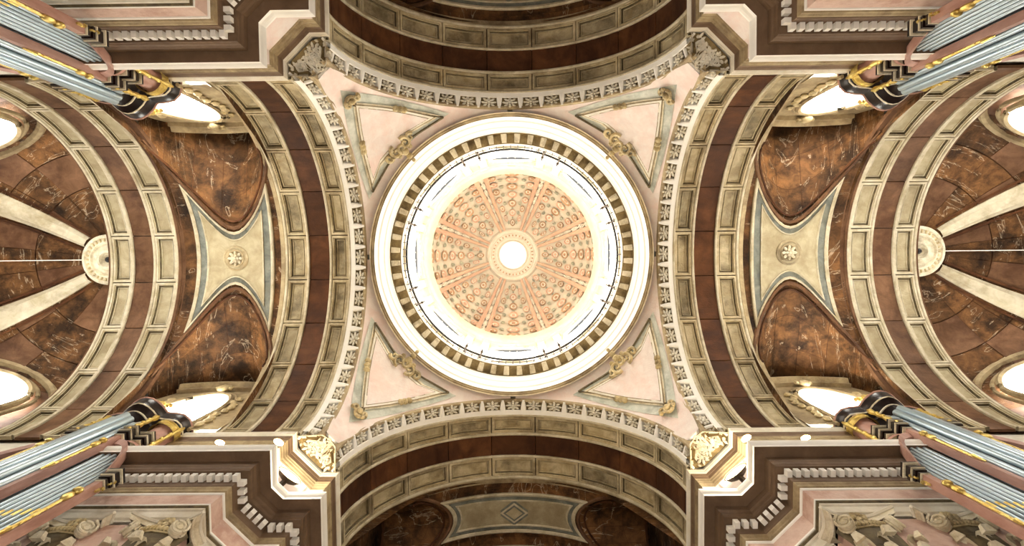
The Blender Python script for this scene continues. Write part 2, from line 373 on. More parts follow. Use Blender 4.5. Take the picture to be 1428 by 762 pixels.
# rosette mesh: lies on the plane z = 0, flower facing -z (towards the floor)
def rosette(n1=8, r1=.2, r2=.11, core=.06, h=.06):
    mb = MB()
    for i in range(n1):
        a = 2 * pi * i / n1; rt = Matrix.Rotation(a, 3, 'Z') @ Matrix.Rotation(R_(18), 3, 'Y')
        mb.ell((cos(a) * r1 * .72, sin(a) * r1 * .72, -h * .4), (r1 * .38, r1 * .22, h * .5), 7, 4, rt)
    for i in range(5):
        a = 2 * pi * (i + .5) / 5; rt = Matrix.Rotation(a, 3, 'Z') @ Matrix.Rotation(R_(35), 3, 'Y')
        mb.ell((cos(a) * r2 * .75, sin(a) * r2 * .75, -h * .9), (r2 * .5, r2 * .4, h * .5), 6, 4, rt)
    mb.ell((0, 0, -h * 1.2), (core, core, core * .8), 8, 4)
    return mb
rs = rosette(8, .33, .17, .075, .12)
rsm = rs.build('rosette', 'lime', av, True); rmesh = rsm.data; bpy.data.objects.remove(rsm)
# console bracket: tapers to the dome side
def console(w0, w1, x0, x1, d0, d1, z0=.22):
    mb = MB(); pr = []
    for i in range(7):
        t = i / 6; x = x0 + (x1 - x0) * t; wd = w0 + (w1 - w0) * t ** 1.6; dep = d0 + (d1 - d0) * (.5 - .5 * cos(pi * t)) 
        pr.append([(x, -wd, z0), (x, -wd, -dep), (x, -wd * .5, -dep - .03), (x, wd * .5, -dep - .03), (x, wd, -dep), (x, wd, z0)])
    vs = [p for r in pr for p in r]; n = 6
    fs = [(i * n + j, i * n + j + 1, (i + 1) * n + j + 1, (i + 1) * n + j) for i in range(6) for j in range(5)] + [tuple(range(6)), tuple(36 + j for j in range(6))[::-1]]
    return mb.add(vs, fs)
cm_ = console(.13, .05, 7.52, 7.03, .0, -.05, .24); cm_.v = [(x, y, z + R0) for x, y, z in cm_.v]
co = cm_.build('console', 'lime_clean', av); cmesh = co.data; bpy.data.objects.remove(co)
pt = R_(8.9)
for i in range(-9, 10):
    o = link('rosette', rmesh, av, loc=cyl(7.3, R0 + .13, pt * i), rot=(-pt * i, 0, 0)); o.scale = (.72, 1.05, 1.0)
    o.rotation_euler = Euler((-pt * i, 0, 0))
for i in range(-9, 9):
    link('console', cmesh, av, rot=(-pt * (i + .5), 0, 0))
AL = ['rosette archivolt along the right side of the dome', 'rosette archivolt curving below the dome', 'rosette archivolt along the left side of the dome', 'rosette archivolt curving above the dome']
tag(av, AL[0], 'archivolt', 'rosette archivolts bordering the pendentives')
for k in range(1, 4):
    e = copy_tree(av); e.rotation_euler = (0, 0, k * pi / 2); e['label'] = AL[k]

# ------------------------------------------------------------------ pendentives
RHO2 = 6.98 ** 2 + 6.56 ** 2
def sph(x, y, off=0):
    """point on the pendentive sphere above plan point, moved towards the centre by off"""
    p = Vector((x, y, sqrt(max(.01, RHO2 - x * x - y * y)))); p = p - p.normalized() * off; return (p.x, p.y, p.z + ZS)
def from_dir(dx, dy, off=0):
    """where a line leaving the crossing point upward in direction (dx, dy, F) meets the sphere"""
    d = Vector((dx, dy, F)); o = Vector((0, 0, -ZS)); b = 2 * d.dot(o); c = o.dot(o) - (sqrt(RHO2) - off) ** 2; a = d.dot(d)
    t = (-b + sqrt(b * b - 4 * a * c)) / (2 * a); p = d * t; return (p.x, p.y, p.z)
def dirpath(pts, n=6):
    out = []
    for i in range(len(pts) - 1):
        for j in range(n):
            t = j / n; out.append((pts[i][0] * (1 - t) + pts[i + 1][0] * t, pts[i][1] * (1 - t) + pts[i + 1][1] * t))
    out.append(pts[-1]); return out
pd = empty('pendentive')
def pfn(u, v):
    a = R_(1) + R_(88) * u; rb = min(9.56, 7.06 / max(cos(a), sin(a))); r = 6.75 + (rb - 6.75) * v
    return sph(r * cos(a), r * sin(a))
MB().grid(pfn, 48, 20).build('shell', 'pink', pd, True)
def patch(mb, poly, off, cen):
    # fan of rings between contour and its centre so that it follows the sphere
    n = len(poly); K = 6; vs = []
    for q in range(K):
        t = q / K
        for p in poly: vs.append(from_dir(p[0] * (1 - t) + cen[0] * t, p[1] * (1 - t) + cen[1] * t, off))
    vs.append(from_dir(cen[0], cen[1], off)); fs = []
    for q in range(K - 1):
        for i in range(n): fs.append((q * n + i, q * n + (i + 1) % n, (q + 1) * n + (i + 1) % n, (q + 1) * n + i))
    for i in range(n): fs.append(((K - 1) * n + i, (K - 1) * n + (i + 1) % n, K * n))
    # edge skirt
    o = len(vs); vs += [from_dir(p[0], p[1], -.02) for p in poly]
    for i in range(n): fs.append((i, (i + 1) % n, o + (i + 1) % n, o + i))
    return mb.add(vs, fs)
def seg(A, B, bow=0, n=8):
    d = Vector((B[0] - A[0], B[1] - A[1])); nn = Vector((-d.y, d.x)).normalized()
    return [(A[0] + d.x * t / n + nn.x * bow * sin(pi * t / n), A[1] + d.y * t / n + nn.y * bow * sin(pi * t / n)) for t in range(n)]
A_, B_, C_ = (216, 214), (96, 194), (194, 92)
H = [(130, 175), (146, 166), (143, 148), (150, 142), (168, 139), (181, 124)]
def closed(pts, bows=None):
    out = []
    for i in range(len(pts)):
        b = (bows or [0] * len(pts))[i]; out += seg(pts[i], pts[(i + 1) % len(pts)], b, 6)
    return out
outer = closed([A_, B_] + H + [C_], [-3] + [0] * 7 + [-3])
def shrink(poly, k, cen): return [(p[0] + (cen[0] - p[0]) * k, p[1] + (cen[1] - p[1]) * k) for p in poly]
cen = (178, 176)
big = closed([(233, 231), (84, 197), (128, 168), (168, 132), (197, 80)], [-4, 0, 0, 0, -4])
patch(MB(), big, .015, (180, 178)).build('ground_panel', 'greygreen', pd, True)['label'] = 'grey green marble ground'
pk = closed([(104, 186), (128, 170), (168, 134), (186, 102), (178, 116), (150, 150), (118, 180)])
patch(MB(), outer, .06, cen).build('frame', 'carve_pale', pd)
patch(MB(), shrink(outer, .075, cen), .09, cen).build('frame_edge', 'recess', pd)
patch(MB(), shrink(outer, .11, cen), .1, cen).build('frame_inner', 'lime', pd)
patch(MB(), shrink(outer, .19, cen), .102, cen).build('inner_line', 'recess', pd)
patch(MB(), shrink(outer, .215, cen), .115, cen).build('pink_panel', 'pink', pd)['label'] = 'pale pink marble triangle'
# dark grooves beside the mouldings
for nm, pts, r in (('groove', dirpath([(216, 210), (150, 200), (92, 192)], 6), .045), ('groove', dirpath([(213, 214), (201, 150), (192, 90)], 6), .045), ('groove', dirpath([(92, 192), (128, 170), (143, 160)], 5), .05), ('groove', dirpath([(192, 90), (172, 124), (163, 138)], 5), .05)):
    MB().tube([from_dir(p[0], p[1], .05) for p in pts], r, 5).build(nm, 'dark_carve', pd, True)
def curl(c, r0, turns, off, dirn=1, a0=0, lead=None):
    pts = []
    n = int(14 * turns)
    for i in range(n + 1):
        t = i / n; a = a0 + dirn * 2 * pi * turns * t; r = r0 * (1 - .85 * t); pts.append(from_dir(c[0] + r * cos(a), c[1] + r * sin(a), off))
    return pts
orn = MB()
for c, r, t, dr, a0 in (((146, 158), 9, 1.3, 1, 0.5), ((158, 145), 9, 1.3, -1, 1.0), ((139, 166), 6, 1.1, -1, 2), ((168, 136), 6, 1.1, 1, 3), ((150, 150), 7, 1.4, 1, 4)):
    pts = curl(c, r, t, .14, dr, a0); orn.tube(pts, [.1 - .06 * i / len(pts) for i in range(len(pts))], 6)
for c, r in (((140, 140), .16), ((146, 146), .2), ((153, 139), .12), ((139, 153), .12), ((134, 134), .1)):
    p = from_dir(c[0], c[1], .15); orn.ell(p, (r, r, r * .7), 8, 5)
orn.build('scroll_ornament', 'carve', pd, True)['label'] = 'gilded cream scrollwork at the hypotenuse'
orn = MB()
for c, r, t, dr, a0 in (((218, 216), 7, 1.2, 1, 0), ((222, 210), 5, 1.1, -1, 1), ((212, 221), 5, 1.1, 1, 2)):
    pts = curl(c, r, t, .14, dr, a0); orn.tube(pts, [.09 - .05 * i / len(pts) for i in range(len(pts))], 6)
p = from_dir(218, 216, .18); orn.ell(p, (.16, .16, .12), 8, 5)
orn.build('corner_scroll', 'carve', pd, True)
for grp in (((152, 204), (158, 205), (146, 203)), ((204, 152), (205, 158), (203, 146))):
    orn = MB()
    for c in grp: orn.ell(from_dir(c[0], c[1], .1), (.16, .16, .09), 7, 4)
    orn.build('edge_boss', 'carve', pd, True)
PL = ['lower right pendentive, pink marble triangle with gilded scrollwork', 'lower left pendentive, pink marble triangle with gilded scrollwork', 'upper left pendentive, pink marble triangle with gilded scrollwork', 'upper right pendentive, pink marble triangle with gilded scrollwork']
tag(pd, PL[0], 'pendentive', 'pendentives carrying the dome')
for k in range(1, 4):
    e = copy_tree(pd); e.rotation_euler = (0, 0, k * pi / 2); e['label'] = PL[k]

# foliage corner panels between two archivolts
fo = empty('foliage_panel')
def fpt(u, v, off=0):
    # u across, v from the lip up to the pendentive tip
    lo = Vector((7.8 - .92 * u, 6.88 + .92 * u, 18.88))
    t = u * 2 - 1; a = Vector((7.74, 6.42, 19.55)); b = Vector((6.42, 7.74, 19.55)); mid = Vector((6.56, 6.56, 19.6))
    hi = a * (1 - u) ** 2 + mid * 2 * u * (1 - u) + b * u ** 2
    if u < .5: base = Vector((7.78, 6.42 + (6.9 - 6.42) * (u / .12), 18.88)) if u < .12 else lo
    else: base = Vector((6.42 + (6.9 - 6.42) * ((1 - u) / .12), 7.78, 18.88)) if u > .88 else lo
    p = base * (1 - v) + hi * v; n = Vector((-1, -1, -.8)).normalized(); return tuple(p + n * off)
MB().grid(lambda u, v: fpt(u, v), 16, 4).build('ground', 'recess', fo)
MB().add([(8.3, 6.9, 18.8), (6.9, 8.3, 18.8), (6.9, 8.3, 21.5), (8.3, 6.9, 21.5)], [(0, 1, 2, 3)]).build('backing', 'lime', fo)
MB().add([(7.8, 6.44, 18.8), (6.9, 6.44, 18.9), (6.9, 7.6, 20.9), (7.8, 7.6, 20.9)], [(0, 1, 2, 3)]).build('side_backing', 'lime', fo)
MB().add([(6.44, 7.8, 18.8), (6.44, 6.9, 18.9), (7.6, 6.9, 20.9), (7.6, 7.8, 20.9)], [(0, 1, 2, 3)]).build('side_backing', 'lime', fo)
mb = MB(); mb.tube([fpt(i / 16, 1, .03) for i in range(17)], .07, 6); mb.tube([fpt(.04, j / 4, .02) for j in range(5)], .05, 5); mb.tube([fpt(.96, j / 4, .02) for j in range(5)], .05, 5)
mb.build('border', 'lime_clean', fo, True)
mb = MB(); rnd = random.Random(3)
for cu, cv, r in ((.2, .45, .16), (.36, .5, .2), (.5, .5, .22), (.64, .5, .2), (.8, .45, .16)):
    for dr in (1, -1):
        pts = [fpt(min(.97, max(.03, cu + dr * r * .5 * (1 - .8 * t / 14) * cos(t * .55 + dr))), min(.95, max(.05, cv + r * 2.0 * (1 - .8 * t / 14) * sin(t * .55 + dr))), .06) for t in range(15)]
        mb.tube(pts, [.05 - .0025 * t for t in range(15)], 5)
for i in range(110):
    p = fpt(rnd.uniform(.06, .94), rnd.uniform(.06, .9), .07); rt = Euler((rnd.uniform(0, 3), rnd.uniform(0, 3), rnd.uniform(0, 3))).to_matrix()
    mb.ell(p, (.13, .06, .04), 6, 4, rt)
mb.build('foliage', 'lime', fo, True)
FL = ['carved foliage panel at the lower right corner, between two archivolts', 'carved foliage panel at the lower left corner, between two archivolts', 'carved foliage panel at the upper left corner, between two archivolts', 'carved foliage panel at the upper right corner, between two archivolts']
tag(fo, FL[0], 'relief', 'carved foliage corner panels')
for k in range(1, 4):
    e = copy_tree(fo); e.rotation_euler = (0, 0, k * pi / 2); e['label'] = FL[k]

# ------------------------------------------------------------------ drum cornice, railing, drum
dc = empty('drum_cornice')
MB().rev([(6.844, 25.35), (6.825, 25.5), (6.757, 25.52), (6.757, 25.6), (6.689, 25.62)], 120).build('base_fillet', 'bed', dc, True)
MB().rev([(6.689, 25.62), (6.689, 25.82), (6.630, 25.9), (6.630, 26.0), (6.552, 26.06), (6.532, 26.3), (6.455, 26.4), (6.455, 26.5), (6.386, 26.56), (6.357, 26.8), (6.260, 26.9), (6.260, 27.0)], 120).build('ring_moulding', 'lime_clean', dc, True)
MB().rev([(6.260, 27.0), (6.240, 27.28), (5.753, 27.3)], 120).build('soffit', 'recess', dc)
MB().rev([(5.753, 27.3), (5.733, 27.3), (5.733, 27.5), (5.715, 27.52), (5.715, 27.64), (5.72, 27.7), (5.8, 27.74), (6.5, 27.8)], 120).build('corona', 'lime_clean', dc, True)
md = console(.15, .12, 0, -.42, .16, .05, .03).build('modillion', 'carve_pale', dc)
mdm = md.data; bpy.data.objects.remove(md)
for i in range(56):
    a = 2 * pi * (i + .5) / 56; link('modillion', mdm, dc, loc=(6.22 * cos(a), 6.22 * sin(a), 27.26), rot=(0, 0, a))
MB().rev([(6.75, 25.9), (7.4, 26.1), (7.4, 28.2), (6.2, 28.3)], 64).build('backing', 'lime', dc)
MB().rev([(7.2, 26.4), (11.8, 26.4)], 8).build('backing', 'lime', dc)
tag(dc, 'white ring cornice with modillions under the dome drum', 'cornice')
rl = empty('gallery_railing')
MB().rev([(5.74, 28.6), (5.84, 28.6), (5.84, 28.7), (5.74, 28.7), (5.74, 28.6)], 96).build('rail', 'black', rl)
MB().rev([(5.78, 28.02), (5.81, 28.02), (5.81, 28.06), (5.78, 28.06), (5.78, 28.02)], 96).build('lower_rail', 'iron', rl)
bal = MB().tube([(0, 0, -.85), (0, 0, 0)], .03, 5).build('baluster', 'black', rl); bmesh_ = bal.data; bpy.data.objects.remove(bal)
for i in range(96):
    a = 2 * pi * i / 96; link('baluster', bmesh_, rl, loc=(5.8 * cos(a), 5.8 * sin(a), 28.66))
pm = MB().box((0, 0, -.1), (.09, .09, 1.5)); pm.ell((0, 0, .72), (.09, .09, .09), 8, 5); pm.tube([(.25, 0, .3), (-.25, 0, .3)], .035, 5)
po = pm.build('post', 'iron', rl); pmesh = po.data; bpy.data.objects.remove(po)
for k in range(8):
    for s in (-1, 1):
        a = R_(22.5 + 45 * k + s * 4.6); link('post', pmesh, rl, loc=(5.74 * cos(a), 5.74 * sin(a), 28.65), rot=(0, 0, a))
rl.scale = (.975, .975, 1); rl.location = (0, 0, -.42)
tag(rl, 'thin dark iron railing circling the gallery inside the drum', 'railing')

dr = empty('drum')
win_a = [R_(45 * k) for k in range(8)]
HW = .245   # window half angle
def in_win(a, z):
    for w_ in win_a:
        d = abs((a - w_ + pi) % (2 * pi) - pi)
        if d < HW and 29.6 < z < 33.6 + sqrt(max(0, 1 - (d / HW) ** 2)) * 1.5: return True
    return False
mb = MB(); NA, NZ = 192, 40
ZD0, ZD1 = 27.8, 36.4
vs = [(6.3 * cos(2 * pi * i / NA), 6.3 * sin(2 * pi * i / NA), ZD0 + (ZD1 - ZD0) * j / NZ) for i in range(NA) for j in range(NZ + 1)]; fs = []
for i in range(NA):
    for j in range(NZ):
        if not in_win(2 * pi * (i + .5) / NA, ZD0 + (ZD1 - ZD0) * (j + .5) / NZ):
            i2 = (i + 1) % NA; fs.append((i * (NZ + 1) + j, i2 * (NZ + 1) + j, i2 * (NZ + 1) + j + 1, i * (NZ + 1) + j + 1))
mb.add(vs, fs).build('drum_wall', 'drum', dr, True)
MB().rev([(6.3, 36.3), (6.2, 36.4), (6.2, 36.7), (6.1, 36.8), (6.0, 37.0), (6.0, 37.15), (6.1, 37.2), (6.25, 37.3)], 96).build('top_cornice', 'drum', dr, True)
pil = MB().box((0, 0, 0), (.22, .5, 6.9)); pil.box((-.05, 0, 3.3), (.36, .66, .3)); pil.box((-.05, 0, 3.0), (.3, .58, .18)); pil.box((-.03, 0, -3.35), (.3, .6, .25))
po = pil.build('pilaster', 'drum', dr); pmesh = po.data; bpy.data.objects.remove(po)
fr = MB()
for s in (-1, 1): fr.tube([(6.22 * cos(s * HW), 6.22 * sin(s * HW), z) for z in (29.6, 31, 32.5, 33.6)], .12, 6)
fr.tube([(6.22 * cos(HW * cos(t * pi / 12)), 6.22 * sin(HW * cos(t * pi / 12)), 33.6 + 1.5 * sin(t * pi / 12)) for t in range(13)], .13, 6)
fr.box((6.15, 0, 29.55), (.4, 3.3, .15)); fr.box((6.12, 0, 35.35), (.3, .5, .5))
fo_ = fr.build('window_surround', 'carve_pale', dr); frm = fo_.data; bpy.data.objects.remove(fo_)
pn = MB().grid(lambda u, v: (6.55 * cos((u - .5) * 2 * HW * 1.05), 6.55 * sin((u - .5) * 2 * HW * 1.05), 29.4 + 5.9 * v), 6, 4)
po_ = pn.build('pane', 'glow', dr); pnm = po_.data; bpy.data.objects.remove(po_)
mu = MB()
for y in (-.75, -.25, .25, .75): mu.box((6.45, y, 32.3), (.05, .05, 5.6))
for z in (30.5, 31.5, 32.5, 33.5, 34.4): mu.box((6.45, 0, z), (.05, 3.0, .05))
mo_ = mu.build('glazing_bars', 'lime_clean', dr); mum = mo_.data; bpy.data.objects.remove(mo_)
for k in range(8):
    a = R_(45 * k); fo1 = link('window_surround', frm, dr, rot=(0, 0, a)); link('pane', pnm, fo1); link('glazing_bars', mum, fo1)
    for s in (-1, 1):
        b = a + R_(22.5) + s * R_(5.2); link('pilaster', pmesh, dr, loc=(6.18 * cos(b), 6.18 * sin(b), 32.0), rot=(0, 0, b))
tag(dr, 'sunlit cream drum wall with arched windows below the dome', 'drum')

# ------------------------------------------------------------------ dome
do = empty('dome', (0, 0, 37.3)); RD = 6.25
TH0 = math.asin(2.1 / RD)     # polar angle of the lantern ring
TH1 = R_(90)
def dpt(th, a, r=RD): return (r * sin(th) * cos(a), r * sin(th) * sin(a), r * cos(th) * 1.06)
MB().grid(lambda u, v: dpt(TH0 + (TH1 - TH0) * v, 2 * pi * u, RD + .12), 96, 24, cu=True).build('shell', 'dome_shell', do, True)
def ring_m(name, m, sx, sy, n=10, wd=.3, h=.09, oct_=False):
    # oval ring facing -z with thin centre plate
    mb = MB(); prof = [(1.0, 0), (1.0, -h), (1 - wd * .6, -h), (1 - wd, 0)]
    vs = []; fs = []
    for i in range(n):
        a = 2 * pi * (i + .5) / n
        for r, z in prof: vs.append((sx * r * cos(a), sy * r * sin(a), z))
    for i in range(n):
        for j in range(3): a = i * 4 + j; b = ((i + 1) % n) * 4 + j; fs.append((a, b, b + 1, a + 1))
    fs.append(tuple(i * 4 + 3 for i in range(n))); nr = len(fs) - 1
    mb.add(vs, fs); mb.ell((0, 0, -.02), (sx * .4, sy * .4, h * .6), 8, 3)
    o = mb.build(name, m, None); o.data.materials.append(M['dome_cream'])
    for q in range(nr, len(o.data.polygons)): o.data.polygons[q].material_index = 1 if wd < .45 else 0; me = o.data; bpy.data.objects.remove(o); return me
def place_dome(name, me, th, a, s, tilt=True):
    p = Vector(dpt(th, a, RD)); n = p.normalized()
    # local +z away from centre, local x along azimuth
    z = n; x = Vector((-sin(a), cos(a), 0)); y = z.cross(x); mt = Matrix((x, y, z)).transposed()
    o = bpy.data.objects.new(name, me); C.objects.link(o); o.parent = do; o.location = p; o.rotation_euler = mt.to_euler(); o.scale = (s[0], s[1], 1); return o
coffm = [ring_m('coffer', 'dome_tan', 1, 1, 10), ring_m('coffer', 'dome_pink', 1, 1, 10)]
medm = ring_m('medallion', 'dome_green', 1, 1, 8, .5, .05)
rows = 7; th_r = []
# rows spaced so that projected sizes grow towards the rim, like the photo
edges = [TH0 + (R_(77) - TH0) * (i / rows) ** 1.0 for i in range(rows + 1)]
for k in range(8):
    ac = R_(45 * k)
    for i in range(rows):
        th = (edges[i] + edges[i + 1]) / 2 + R_(1.5); dth = edges[i + 1] - edges[i]
        circ = RD * sin(th); half = R_(22.5) * circ; rb = half - .42
        sy = RD * dth * .42; sx = .2 + .34 * (i / 6) ** .9
        place_dome('coffer', coffm[(i + k) % 2], th, ac, (sx, sy * (.8 + .02 * i)))
        if i >= 0:
            off = (rb * .62) / circ
            for s in (-1, 1):
                th2 = th + dth * .5
                if i < rows - 1:
                    place_dome('coffer', coffm[(i + k + 1) % 2], th2, ac + s * (rb * .86) / (RD * sin(th2)), (sx * .72, sy * .78))
                place_dome('medallion', medm, th + dth * .02, ac + s * off * .8, (sx * .4, sy * .4))
            if i < rows - 1: place_dome('medallion', medm, th + dth * .5, ac + s * (rb * .3) / (RD * sin(th)) if False else ac, (sx * .3, sy * .22))
for k in range(8):
    for s in (-1, 1):
        mb = MB()
        def rf(u, v):
            th = TH0 + (R_(80) - TH0) * u; wdt = .09 + .10 * u; cx = s * (.17 + .24 * u)
            pr = [(-wdt, .1), (-wdt, -.1), (-wdt * .4, -.14), (wdt * .4, -.14), (wdt, -.1), (wdt, .1)][round(v * 5)]
            a = R_(22.5 + 45 * k) + (cx + pr[0]) / (RD * sin(th)); return dpt(th, a, RD + pr[1])
        mb.grid(rf, 18, 5).build('rib', 'dome_pink', do, True)['label'] = 'salmon pink rib'
    for q in range(7):
        th = TH0 + (R_(78) - TH0) * (q + .5) / 7; u = (q + .5) / 7
        place_dome('rib_panel', [ring_m, None][0]('rib_panel', 'dome_cream', 1, 1, 8, .25, .08) if (k == 0 and q == 0) else bpy.data.meshes['rib_panel'], th, R_(22.5 + 45 * k), (.06 + .14 * u, .44))
tag(do, 'round coffered dome with salmon ribs and oval rings at the centre', 'dome')
MB().rev([(RD * 1.0, -.15), (RD * .985, .1), (RD * .975, .35), (RD * .96, 1.1), (RD * .95, 1.3), (RD * .965, 1.35)], 96).build('base_ring', 'drum', do, True)
ln = empty('lantern', (0, 0, 37.3 + RD * cos(TH0) * 1.06))
MB().rev([(2.3, .15), (2.15, -.12), (2.05, -.18), (1.95, -.1), (1.8, -.1), (1.75, 0.0), (1.5, 0.02), (1.45, .08), (1.25, .1), (1.2, .0), (1.12, .0), (1.08, .2), (1.08, .5)], 64).build('eye_ring', 'dome_cream', ln, True)
bd = MB().ell((0, 0, 0), (.09, .06, .05), 6, 4).build('bead', 'dome_tan', ln); bdm = bd.data; bpy.data.objects.remove(bd)
for i in range(36):
    a = 2 * pi * i / 36; link('bead', bdm, ln, loc=(1.62 * cos(a), 1.62 * sin(a), -.01), rot=(0, 0, a))
MB().rev([(1.08, .5), (1.08, 1.0), (1.15, 1.05)], 48).build('lantern_base', 'dome_cream', ln, True)
for i in range(8):
    a = 2 * pi * i / 8
    MB().grid(lambda u, v: (1.2 * cos(a + (u - .5) * .6), 1.2 * sin(a + (u - .5) * .6), 1.0 + 3.0 * v), 3, 2).build('lantern_pane', 'glow_lantern', ln)
    b = a + pi / 8; MB().box((1.15 * cos(b), 1.15 * sin(b), 2.5), (.18, .24, 3.1), Matrix.Rotation(b, 3, 'Z')).build('lantern_pier', 'drum', ln)
MB().rev([(1.3, 4.0), (1.2, 4.1), (1.1, 4.5), (.7, 5.0), (.0, 5.2)], 32).build('lantern_cap', 'drum', ln, True)
rz = rosette(8, .42, .2, .1, .14); rz.build('cap_rosette', 'dome_cream', ln, True).location = (0, 0, 5.05)
tag(ln, 'round lantern eye glowing at the very top of the dome', 'lantern')

# ------------------------------------------------------------------ vault bays with lunettes
RB = 6.55
def bay(name, xc, half, rl, ycrown, rise, wall_y, label, cat, group, paneldef, k, cross_label):
    root = empty(name, (0, 0, ZS))
    ztop = sqrt(RB ** 2 - ycrown ** 2); zc = ztop - rl
    def yp(u):
        if abs(u) >= rl: return RB
        z = zc + sqrt(rl * rl - u * u); return sqrt(max(0, RB ** 2 - z * z))
    NX = 28
    us = [-half + 2 * half * i / NX for i in range(NX + 1)]
    # brown marble web, in separate slabs
    def web(u, s, t, off=0):
        Y = min(yp(u), RB * .999); a = math.asin(Y / RB) * t; return (xc + u, s * (RB - off) * sin(a), (RB - off) * cos(a))
    for s in (1, -1):
        for j in range(7):
            u0, u1 = -half + 2 * half * j / 7, -half + 2 * half * (j + 1) / 7
            MB().grid(lambda u, v: web(u0 + .006 + (u1 - u0 - .012) * u, s, v), 6, 24).build('marble_slab', 'brown_vault', root)
    for s in (1, -1):
        NS, NY = 7, 3
        for i in range(NS):
            a0, a1 = pi * i / NS + .004, pi * (i + 1) / NS - .004
            for j in range(NY):
                def lf(u, v):
                    a = a0 + (a1 - a0) * u; uu = -rl * cos(a); z = zc + rl * sin(a); Y0 = yp(uu * .999); 
                    vv = (j + .006 + v * .988) / NY; Y = Y0 + (wall_y - Y0) * vv; return (xc + uu, s * Y, z + rise * vv * sin(a))
                MB().grid(lf, 4, 3).build('lunette_slab', 'brown_vault', root)
        def lb(u, v):
            a = .02 + (pi - .04) * u; uu = -rl * cos(a); Y0 = yp(uu * .999); return (xc + uu, s * (Y0 + (wall_y + .1 - Y0) * v), zc + rl * sin(a) + rise * v * sin(a) + .07)
        MB().grid(lb, 24, 6).build('lunette_backing', 'brown', root)
        # brown rib along the groin
        pts = []
        for i in range(29):
            a = R_(4) + R_(172) * i / 28; uu = -rl * cos(a); z = zc + rl * sin(a); Y = yp(uu * .999); pts.append((xc + uu, s * (Y + .02), z - .0))
        MB().tube(pts, .09, 6).build('groin_rib', 'brown_pale', root, True)
        pts2 = []
        for i in range(29):
            a = R_(4) + R_(172) * i / 28; uu = -(rl - .22) * cos(a); z = zc + (rl - .04) * sin(a); Y = yp(uu) + .35; pts2.append((xc + uu, s * (Y), z + .02 * rise))
        MB().tube(pts2, .05, 5).build('groin_rib', 'brown', root, True)
    # panel on the crown
    inset, ulim = paneldef['inset'], paneldef['ulim']
    def contour(a, off):
        out = []; n = 14; hx = ulim - a
        f = lambda u: min(yp(u), RB) - inset - a * paneldef.get('ky', 1)
        for i in range(n + 1):
            u = -hx + 2 * hx * i / n; out.append((u, f(u)))
        m = 10; y1 = f(hx)
        for i in range(1, m): out.append((hx - paneldef['bow'] * sin(pi * i / m), y1 - 2 * y1 * i / m))
        for i in range(n + 1):
            u = hx - 2 * hx * i / n; out.append((u, -f(u)))
        for i in range(1, m): out.append((-hx + paneldef['bow'] * sin(pi * i / m), -y1 + 2 * y1 * i / m))
        return [(xc + u, y, sqrt(max(.01, (RB - off) ** 2 - y * y))) for u, y in out]
    def ring(nm, m, prof, fill=False):
        mb = MB(); cs = [contour(a, o) for a, o in prof]; n = len(cs[0]); vs = [p for c in cs for p in c]; fs = []
        for q in range(len(cs) - 1):
            for i in range(n): fs.append((q * n + i, q * n + (i + 1) % n, (q + 1) * n + (i + 1) % n, (q + 1) * n + i))
        if fill:
            o = (len(cs) - 1) * n; N1 = 15; m_ = 9
            K = 8; base = cs[-1]; off = prof[-1][1]
            ce = (xc, 0)
            for q in range(1, K):
                t = q / K
                for p in base:
                    x = p[0] + (ce[0] - p[0]) * t; y = p[1] * (1 - t); vs.append((x, y, sqrt((RB - off) ** 2 - y * y)))
            st = o
            for q in range(K - 1):
                a = o if q == 0 else len(cs) * n + (q - 1) * n; b = len(cs) * n + q * n
                for i in range(n): fs.append((a + i, a + (i + 1) % n, b + (i + 1) % n, b + i))
            vs.append((xc, 0, RB - off)); b = len(cs) * n + (K - 2) * n
            for i in range(n): fs.append((b + i, b + (i + 1) % n, len(vs) - 1))
        return mb.add(vs, fs).build(nm, m, root)
    ring('panel_frame', 'fillet', [(0, -.05), (0, .1), (.06, .13), (.1, .1), (.13, .1), (.17, .06)])
    ring('panel_border', 'bluegrey', [(.17, .03), (paneldef['b2'], .03)])['label'] = 'blue grey marble border'
    ring('inner_frame', 'fillet', [(paneldef['b2'], .02), (paneldef['b2'], .1), (paneldef['b2'] + .05, .1), (paneldef['b2'] + .08, .05)])
    ring('panel_field', 'coffer_pale', [(paneldef['b2'] + .08, .05), (paneldef['b2'] + .1, .05)], True)
    if paneldef['kind'] == 'rosette':
        mb = MB(); mb.rev([(.62, .0), (.6, -.06), (.55, -.06), (.5, -.02), (.42, -.02), (.4, -.08), (.34, -.08), (.3, -.02)], 40).build('boss_ring', 'coffer_rim', root, True).location = (xc, 0, RB - .04)
        rosette(8, .34, .17, .08, .12).build('boss_rosette', 'carve_pale', root, True).location = (xc, 0, RB - .06)
    else:
        for s_, m_, h in ((.62, 'bluegrey', .06), (.5, 'fillet', .09), (.4, 'bluegrey', .1), (.3, 'coffer_pale', .13)):
            mb = MB().box((0, 0, 0), (s_ * 1.42, s_ * 1.42, .05), Matrix.Rotation(pi / 4, 3, 'Z')); o = mb.build('diamond', m_, root); o.location = (xc, 0, RB - h); o.scale = (1, 1.35, 1)
    root.rotation_euler = (0, 0, k * pi / 2)
    return tag(root, label, cat, group)
pdA = dict(inset=.17, ulim=2.0, bow=.14, b2=.5, kind='rosette', ky=.7)
b1 = bay('vault_bay', 13.33, 2.65, 2.6, 1.42, .62, 6.25, 'brown vault bay right of the crossing with hourglass rosette panel', 'vault', 'vault bays of the side arms', pdA, 0, '')
b2 = copy_tree(b1); b2.rotation_euler = (0, 0, pi); b2['label'] = 'brown vault bay left of the crossing with hourglass rosette panel'
pdB = dict(inset=.1, ulim=.98, bow=.0, b2=.34, kind='diamond', ky=1)
